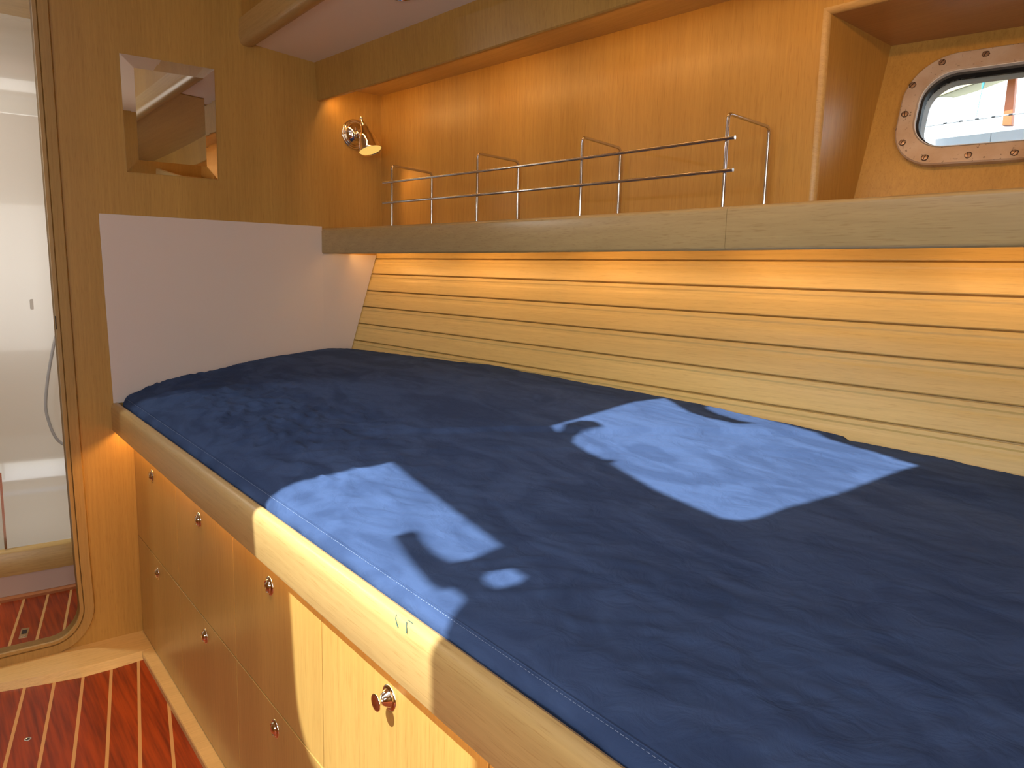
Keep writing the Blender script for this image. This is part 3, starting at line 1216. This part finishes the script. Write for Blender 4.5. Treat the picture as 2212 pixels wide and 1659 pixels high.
lathe(bm, [(-0.0105, 0.0), (-0.008, 0.0068), (0, 0.0105), (0.008, 0.0068), (0.0105, 0.0)], LB + Vector((0.046, 0.002, -0.002)), (0, 0, 1), 20)
link('swivel_arm', bm, M['nickel'], lamp, smooth=True)
ld = bpy.data.lights.new('reading_light', 'SPOT')
ld.energy = 2.2
ld.color = WARM
ld.spot_size = math.radians(62)
ld.spot_blend = 0.4
ld.shadow_soft_size = 0.03
lo_ = bpy.data.objects.new('reading_light', ld)
lo_.location = RIM + AX * 0.004
lo_.rotation_euler = (Vector((0.27, 1.02, 1.46)) - RIM).to_track_quat('-Z', 'Y').to_euler()
COL.objects.link(lo_)

# ================================================================== SHELF RACK
rack = thing('shelf_rack', (1.0, 0.87, ZS1), 'slim stainless wire rack of four hoops and two long rails standing on the shelf', 'rack')
hoops = [((0.399, 0.7960), (0.3354, 1.006)), ((0.8185, 0.8446), (0.7797, 1.0415)), ((1.2282, 0.8890), (1.178, 1.088)), ((1.650, 0.9240), (1.6235, 1.115))]
for (fx, fy), (bx, by) in hoops:
    fy = max(fy, shelfy(fx) + 0.012)
    by = min(by, back(bx) - 0.012)
    bm = bmesh.new()
    tube(bm, fillet([Vector((fx, fy, ZS1 - 0.002)), Vector((fx, fy, 1.594)), Vector((bx, by, 1.594)), Vector((bx, by, ZS1 - 0.002))], 0.016, 7), 0.0040, 12)
    link('hoop', bm, M['steel'], rack, smooth=True)
fpts = [(h[0][0], max(h[0][1], shelfy(h[0][0]) + 0.012)) for h in hoops]
fc = poly([p[0] for p in fpts], [p[1] for p in fpts], 2)
for z in (1.540, 1.4735):
    bm = bmesh.new()
    tube(bm, [Vector((x, fc(x) - 0.0075, z)) for x in [0.3605 + (1.676 - 0.3605) * i / 24 for i in range(25)]], 0.0040, 12)
    link('rail', bm, M['steel'], rack, smooth=True)

# ================================================================== LED STRIPS (diodes + their light)


def led_strip(name, label, yfn, z, tilt, x0, x1, watts, nseg, pitch=0.022):
    t = thing(name, (x0, yfn(x0), z), label, 'light strip', None)
    bm = bmesh.new()
    sweep(bm, lambda x: [Vector((x, yfn(x) - 0.004, z + 0.002)), Vector((x, yfn(x) + 0.004, z + 0.002)), Vector((x, yfn(x) + 0.004, z + 0.004)), Vector((x, yfn(x) - 0.004, z + 0.004))], [x0 + (x1 - x0) * i / 20 for i in range(21)])
    link('strip_base', bm, M['white'], t)
    bm = bmesh.new()
    x = x0 + 0.01
    while x < x1 - 0.01:
        box(bm, x - 0.002, x + 0.002, yfn(x) - 0.002, yfn(x) + 0.002, z, z + 0.0018)
        x += pitch
    link('diodes', bm, M['led'], t)
    for i in range(nseg):
        a = x0 + (x1 - x0) * i / nseg
        b = x0 + (x1 - x0) * (i + 1) / nseg
        pa, pb = Vector((a, yfn(a), z - 0.002)), Vector((b, yfn(b), z - 0.002))
        l = area('strip_light', (pa + pb) / 2, tilt, (pb - pa).length, 0.008, watts * (b - a), WARM, along=pb - pa)
    return t


led_strip('led_strip', 'warm light strip hidden behind the overhead board above the shelf', lambda x: over(x) + 0.0195, 1.872, (0, 0.75, -0.66), 0.02, 3.3, 1.3, 6)
led_strip('led_strip', 'warm light strip hidden under the shelf above the slatted wall', lambda x: 0.782 + 0.2065 * x, 1.336, (0, 1.0, -0.30), 0.03, 2.45, 0.85, 5)
led_strip('led_strip', 'warm light strip hidden under the berth rail above the drawers', lambda x: 0.034, 0.722, (0, -0.3, -1), 0.01, 3.3, 1.9, 4)

# ================================================================== SIDE-DECK CEILING LIGHT (just peeking in at the top)
cl = thing('ceiling_light', (0.77, 0.640, 1.99), 'round brown-rimmed light in the white ceiling panel at the top edge', 'light')
bm = bmesh.new()
lathe(bm, [(-0.004, 0.034), (0.0015, 0.034), (0.004, 0.031), (0.004, 0.026), (0.001, 0.024), (0.0, 0.0)], (0.77, 0.628, 1.990), (0, 0, -1), 36)
link('rim', bm, M['nickel'], cl, smooth=True, angle=50)

# ================================================================== FLOOR FITTINGS
lr = thing('lift_ring', (-0.254, -0.27, -0.02), 'small rectangular chrome lifting latch set in the red floor of the shower room', 'latch')
RD = Vector((-0.981, 0.194, 0))
RP = Vector((0.194, 0.981, 0))
c0 = Vector((-0.254, -0.268, -0.02))


def obox(bm, c, a, b, ha, hb, z0, z1):
    lp = [c - a * ha - b * hb, c + a * ha - b * hb, c + a * ha + b * hb, c - a * ha + b * hb]
    lp = [Vector((p.x, p.y, z0)) for p in lp]
    prism(bm, lp, (0, 0, z1 - z0))


bm = bmesh.new()
obox(bm, c0, RD, RP, 0.040, 0.0125, -0.022, -0.0185)
link('plate', bm, M['chrome'], lr, bevel=0.001)
bm = bmesh.new()
obox(bm, c0 + RD * 0.008, RD, RP, 0.016, 0.0075, -0.0186, -0.0178)
link('finger_hole', bm, M['grime'], lr)
bm = bmesh.new()
obox(bm, c0 - RD * 0.022, RD, RP, 0.009, 0.0075, -0.0186, -0.0168)
link('latch_button', bm, M['chrome'], lr, bevel=0.001)
bm = bmesh.new()
lathe(bm, [(0.0, 0.0085), (0.0012, 0.0085), (0.0016, 0.006), (0.0004, 0.0045), (0.0003, 0.0)], (0.4445, -0.3225, -0.02), (0, 0, 1), 24)
sk = link('floor_socket', bm, M['chrome'], smooth=True)
tag(sk, 'tiny round metal socket set in the red cabin floor', 'socket')
bm = bmesh.new()
lathe(bm, [(0.0, 0.0042), (0.0009, 0.0042), (0.001, 0.0)], (0.4445, -0.3225, -0.0197), (0, 0, 1), 16)
link('socket_hole', bm, M['rubber'], sk)

# ================================================================== SHOWER ROOM
bm = bmesh.new()
# back wall bowed, moulded lower part


def sw(y):
    return -1.22 + 0.10 * ((y + 0.5) / 0.9) ** 2


ys = [-1.85 + i * 2.55 / 30 for i in range(31)]
rows = []
for z, off in [(0.0, 0.22), (0.06, 0.17), (0.13, 0.12), (0.20, 0.07), (0.25, 0.040), (0.31, 0.020), (0.39, 0.008), (0.48, 0.002), (0.5, 0.0), (1.2, 0.0), (1.855, 0.0), (1.860, 0.003), (1.875, 0.003), (1.88, 0.001), (2.05, 0.02), (2.13, 0.08), (2.16, 0.20), (2.17, 0.40)]:
    rows.append([Vector((sw(y) + off, y, z)) for y in ys])
strip(bm, rows)
struct('wall_shower', bm, M['grp'], smooth=True, angle=50)
bm = bmesh.new()
box(bm, -1.4, -0.04, -1.9, 0.7, 2.165, 2.18)
struct('ceiling_shower', bm, M['grp'])
bm = bmesh.new()
box(bm, -1.4, -0.04, 0.42, 0.46, -0.06, 2.2)
struct('wall_shower_side', bm, M['grp'])
bm = bmesh.new()
box(bm, -0.75, -0.045, -1.85, 0.41, 2.141, 2.163)
struct('trim_6', bm, M['oak_y'])
# shower tray coaming: white riser and oak capping, bowed in plan


def cx(y):
    return -0.588 - 0.035 * ((y + 0.06) / 0.5) ** 2


ys2 = [-1.6 + i * 2.0 / 40 for i in range(41)]
tray = thing('shower_tray', (-0.7, -0.3, -0.02), 'white shower tray with a curved rim capped in oak beyond the doorway', 'shower tray')
bm = bmesh.new()
sweep(bm, lambda y: [Vector((cx(y), y, -0.02)), Vector((cx(y), y, 0.074)), Vector((cx(y) - 0.03, y, 0.074)), Vector((cx(y) - 0.03, y, -0.02))], ys2)
link('riser', bm, simple('pinkish_white_riser', (0.62, 0.50, 0.42), rough=0.4), tray)
bm = bmesh.new()
sweep(bm, lambda y: [Vector((cx(y) + 0.006, y, 0.074)), Vector((cx(y) + 0.008, y, 0.162)), Vector((cx(y) + 0.002, y, 0.170)), Vector((cx(y) - 0.028, y, 0.172)), Vector((cx(y) - 0.034, y, 0.165)), Vector((cx(y) - 0.034, y, 0.074))], ys2)
link('oak_capping', bm, M['oak_y'], tray, smooth=True, angle=50)
bm = bmesh.new()
box(bm, -0.57, -0.53, -0.315, -0.312, 0.075, 0.17)
bm.free()
bm = bmesh.new()
sweep(bm, lambda y: [Vector((cx(y) + 0.022, y, -0.02)), Vector((cx(y) + 0.022, y, -0.010)), Vector((cx(y), y, -0.006)), Vector((cx(y), y, -0.02))], ys2)
link('foot_moulding', bm, simple('reddish_moulding', (0.45, 0.17, 0.06), rough=0.35), tray)
bm = bmesh.new()
box(bm, -1.00, -0.64, -1.5, 0.40, 0.02, 0.05)
link('pan', bm, M['grp'], tray)
# hose
bm = bmesh.new()
hp = [(0.02, 1.02), (-0.017, 0.938), (-0.054, 0.780), (-0.074, 0.638), (-0.066, 0.557), (-0.044, 0.485), (-0.009, 0.446), (0.06, 0.41)]
cc = []
for i in range(len(hp) - 1):
    p0 = hp[max(i - 1, 0)]
    p1 = hp[i]
    p2 = hp[i + 1]
    p3 = hp[min(i + 2, len(hp) - 1)]
    for k in range(6):
        t = k / 6
        q = [0.5 * ((2 * p1[a]) + (-p0[a] + p2[a]) * t + (2 * p0[a] - 5 * p1[a] + 4 * p2[a] - p3[a]) * t * t + (-p0[a] + 3 * p1[a] - 3 * p2[a] + p3[a]) * t ** 3) for a in (0, 1)]
        cc.append(Vector((-1.10, q[0], q[1])))
tube(bm, cc, 0.0062, 10)
hs_ = link('shower_hose', bm, M['hose'], smooth=True)
tag(hs_, 'grey flexible shower hose hanging in a loop against the white shower wall', 'hose')
# glass screen edge
scr = thing('shower_screen', (-0.612, -0.283, 0.172), 'clear shower screen with a slim chrome edge strip at the left edge', 'shower screen')
bm = bmesh.new()
box(bm, -0.617, -0.609, -0.2865, -0.2785, 0.172, 0.47)
link('edge_strip', bm, M['steel'], scr)
bm = bmesh.new()
box(bm, -0.615, -0.611, -0.80, -0.2865, 0.176, 1.95)
link('glass_panel', bm, glass_mat('shower_glass', (0.97, 0.98, 0.97), 0.05), scr)
# small off-white plate on the wall
bm = bmesh.new()
lp = rrect(-0.098, -0.058, 1.045, 1.09, 0.006, 4)
prism(bm, [Vector((-1.1985, a, b)) for a, b in lp], (-0.03, 0, 0))
sp = link('wall_socket', bm, simple('off_white_plate', (0.66, 0.63, 0.58), rough=0.3))
tag(sp, 'small square off-white plate on the white shower wall above the hose', 'wall plate')
# downlight
dl = thing('downlight', (-0.72, -0.185, 1.985), 'round recessed downlight in the white shower room ceiling at the left edge', 'light')
cdl = CAM + (RW @ Vector(((-4 - 1106) / 1620.0, -(107 - 829.5) / 1620.0, -1.0)))
dd = cdl - CAM
cdl = CAM + dd * ((2.16 - CAM.z) / dd.z)
bm = bmesh.new()
lathe(bm, [(-0.006, 0.044), (0.002, 0.044), (0.004, 0.040), (0.004, 0.026), (0.0, 0.024)], cdl, (0, 0, -1), 36, cap=False)
link('rim', bm, M['steel'], dl, smooth=True, angle=40)
bm = bmesh.new()
lathe(bm, [(0.0, 0.025), (0.001, 0.0)], cdl, (0, 0, -1), 24)
link('lens', bm, M['spot'], dl)
dla = area('downlight_light', cdl + Vector((0.1, -0.2, -0.03)), (-0.15, -0.05, -1), 0.12, 0.12, 12.5, (0.98, 0.96, 0.92))
dlb = area('downlight_light', (-0.55, -0.75, 2.13), (-0.1, 0.1, -1), 0.12, 0.12, 12.5, (0.98, 0.96, 0.92))

# ================================================================== HATCHES (out of frame above; they shape the sun patches)


def hatch(n, loop, desc):
    t = bpy.data.objects.new('window_%d' % n, None)
    COL.objects.link(t)
    cx_ = sum(p[0] for p in loop) / len(loop)
    cy_ = sum(p[1] for p in loop) / len(loop)
    t.location = (cx_, cy_, ROOF)
    t['kind'] = 'structure'
    o1 = [((p[0] - cx_) * 1.10 + cx_, (p[1] - cy_) * 1.10 + cy_) for p in loop]
    o0 = [((p[0] - cx_) * 1.012 + cx_, (p[1] - cy_) * 1.012 + cy_) for p in loop]
    bm = bmesh.new()
    strip(bm, [[Vector((a, b, ROOF - 0.0005)) for a, b in o0], [Vector((a, b, ROOF - 0.006)) for a, b in o0], [Vector((a, b, ROOF - 0.006)) for a, b in o1], [Vector((a, b, ROOF - 0.0005)) for a, b in o1]], close=True)
    link('hatch_frame', bm, M['steel'], t)
    return t


hatch(2, hA, '')
hatch(3, hB, '')

# unseen shapes added over the hatches to cut shadows out of the sun patches
ZD = ROOF + 0.013


M['canvas'] = simple('blocker_grey', (0.30, 0.30, 0.32), rough=0.9, bump=0.2)  # plain grey for the added sun blocker
blocker = [(1.93, -0.735), (1.745, -0.735), (1.745, -0.778), (1.744, -0.806), (1.732, -0.824), (1.698, -0.829), (1.648, -0.819), (1.606, -0.803), (1.596, -0.812), (1.600, -0.832), (1.660, -0.849), (1.721, -0.866), (1.768, -0.876), (1.791, -0.874), (1.801, -0.860), (1.830, -0.862), (1.842, -0.872), (1.849, -0.892), (1.860, -0.913), (1.868, -0.955), (1.865, -1.02), (1.860, -1.40), (2.15, -1.40), (2.15, -0.735)]
gap = [(1.803, -0.822), (1.800, -0.797), (1.814, -0.762), (1.849, -0.762), (1.853, -0.791), (1.848, -0.805), (1.842, -0.826), (1.822, -0.829)]
bm = bmesh.new()
holed(bm, blocker, [gap], lambda a, b: up_to((a, b), ZD + 0.004), (0, 0, 0.02))
bg_ = link('sun_blocker_wide', bm, M['canvas'])  # added shape, unseen; shadows part of the front sun patch
tag(bg_, 'unseen grey bag with a loose strap lying on the roof at the hatch edge', 'blocker')
bm = bmesh.new()
lp = [(1.36, -0.26), (1.361, -0.213), (1.345, -0.189), (1.342, -0.148), (1.363, -0.126), (1.395, -0.137), (1.409, -0.152), (1.40, -0.175), (1.391, -0.202), (1.406, -0.241), (1.45, -0.30)]
prism(bm, [up_to(p, ZD + 0.002) for p in lp], (0, 0, 0.02))
hh = link('sun_blocker_round', bm, M['rubber'])  # added rounded blocker, out of view; notches the far sun patch
tag(hh, 'dark rounded blocker added over the hatch corner to cast a shadow', 'rope')
bm = bmesh.new()
lp = [(1.27, 0.30), (1.269, 0.248), (1.376, 0.180), (1.431, 0.152), (1.49, 0.146), (1.55, 0.171), (1.570, 0.219), (1.536, 0.200), (1.476, 0.200), (1.43, 0.217), (1.407, 0.244), (1.385, 0.33)]
prism(bm, [up_to(p, ZD + 0.002) for p in lp], (0, 0, 0.012))
ck = link('sun_blocker_curved', bm, M['steel'])  # added curved blocker, unseen; bites into the hull side of the patch
tag(ck, 'added curved hook on the roof at the hatch edge', 'occluder')
bm = bmesh.new()
lp = [(1.50, -0.33), (1.537, -0.299), (1.566, -0.274), (1.570, -0.285), (1.575, -0.33)]
prism(bm, [up_to(p, ZD + 0.002) for p in lp], (0, 0, 0.008))
cl2 = link('sun_blocker_pointed', bm, M['steel'])  # added pointed blocker, unseen; makes the spike of shade
tag(cl2, 'small added pointed cleat beside the rim of the roof hatch', 'gobo')

# daylight portals help sampling of the real openings
area('hatch_portal', (1.58, -1.13, ROOF + 0.05), (0, 0, -1), 0.75, 0.75, 1.0, (1, 1, 1), portal=True)
area('hatch_portal', (1.58, -0.20, ROOF + 0.05), (0, 0, -1), 0.75, 0.75, 1.0, (1, 1, 1), portal=True)
area('side_fill_daylight', (2.55, -1.94, 1.5), (-0.05, 1, -0.04), 1.2, 0.45, 15.0, (0.96, 0.98, 1.0), along=(1, 0, 0))  # added fill for the slats; the side opening is assumed, out of view
area('companionway_daylight', (3.63, -0.62, 1.28), (-1, 0, -0.02), 0.55, 1.3, 13.0, (1.0, 0.97, 0.92), along=(0, 1, 0))

# ================================================================== OUTSIDE THE PORTHOLE
EY = 3.5
aw = simple('cream_awning_canvas', (0.62, 0.55, 0.33), rough=0.9)
bm = bmesh.new()
rowsA = []
for i in range(13):
    x = 0.80 + 0.60 * i / 12
    zb = 2.128 + 0.078 * ((x - 0.80) / 0.46) - 0.010 * math.sin(i * 0.9) * 0.4
    rowsA.append([Vector((x, EY, zb)), Vector((x, EY + 0.02, zb + 0.02)), Vector((x, EY + 0.25, zb + 0.09)), Vector((x, EY + 0.5, zb + 0.12))])
strip(bm, rowsA)
awn = link('awning', bm, aw, smooth=True)
awn.modifiers.new('thickness', 'SOLIDIFY').thickness = 0.006
tag(awn, 'cream canvas awning slanting across the top of the porthole view', 'awning')
bm = bmesh.new()
prism(bm, [Vector((1.196, EY + 0.10, 1.99)), Vector((1.236, EY + 0.10, 1.985)), Vector((1.231, EY + 0.10, 2.26)), Vector((1.199, EY + 0.10, 2.26))], (0, 0.03, 0))
pst = link('varnished_post', bm, simple('orange_varnish', (0.75, 0.22, 0.08), rough=0.4, noise_amt=0.2, nscale=20), bevel=0.003)
tag(pst, 'orange varnished upright post seen outside through the porthole', 'post')
bm = bmesh.new()
tube(bm, [Vector((0.84, EY, 2.012)), Vector((1.02, EY, 2.0165)), Vector((1.32, EY, 2.0155)), Vector((2.2, EY, 2.005))], 0.0035, 8)
gr = link('guard_rail', bm, M['outer'], smooth=True)
tag(gr, 'white horizontal guard rail line seen outside through the porthole', 'rail')
bm = bmesh.new()
bm.free()
lash = simple('dark_lashing', (0.12, 0.12, 0.12), rough=0.9)
for x in (0.985, 1.055, 1.125, 1.195, 1.265, 1.335, 1.405):
    bm = bmesh.new()
    tube(bm, [Vector((x - 0.008, EY - 0.0005, 2.0160)), Vector((x + 0.008, EY - 0.0005, 2.0168))], 0.0045, 8)
    link('lashing', bm, lash, gr)
bm = bmesh.new()
box(bm, 0.5, 1.076, EY + 0.3, EY + 0.35, 1.60, 2.000)
box(bm, 1.080, 3.2, EY + 0.3, EY + 0.35, 1.60, 2.000)
bm2 = bmesh.new()  # sunlit white backdrop, added to keep the porthole view bright
rows = [[Vector((x, EY + 1.2 + 0.02 * x, z)) for x in (-1, 0, 1, 2, 3, 5)] for z in (1.2, 2.4, 3.6)]
strip(bm2, rows)
nb = link('white_backdrop', bm2, simple('glossy_white_backdrop', (0.9, 0.92, 0.93), rough=0.4))
nb.modifiers.new('thickness', 'SOLIDIFY').thickness = 0.03
tag(nb, 'white backdrop added to keep the view outside the porthole bright', 'backdrop')
nh = link('neighbour_bulwark', bm, simple('weathered_pale_planks', (0.88, 0.92, 0.92), rough=0.8, noise_amt=0.08, nscale=25))
tag(nh, 'pale weathered planking outside along the bottom of the porthole view', 'bulwark')
bm = bmesh.new()
tube(bm, [Vector((1.148, EY - 0.02, 2.20)), Vector((1.142, EY - 0.02, 2.16)), Vector((1.140, EY - 0.02, 2.14)), Vector((1.128, EY - 0.02, 2.02))], [0.005, 0.006, 0.0015, 0.0012], 8)
rp_ = link('lashing_rope', bm, simple('turquoise_rope', (0.15, 0.55, 0.62), rough=0.8), smooth=True)
tag(rp_, 'thin turquoise rope hanging from the awning outside the porthole', 'rope')
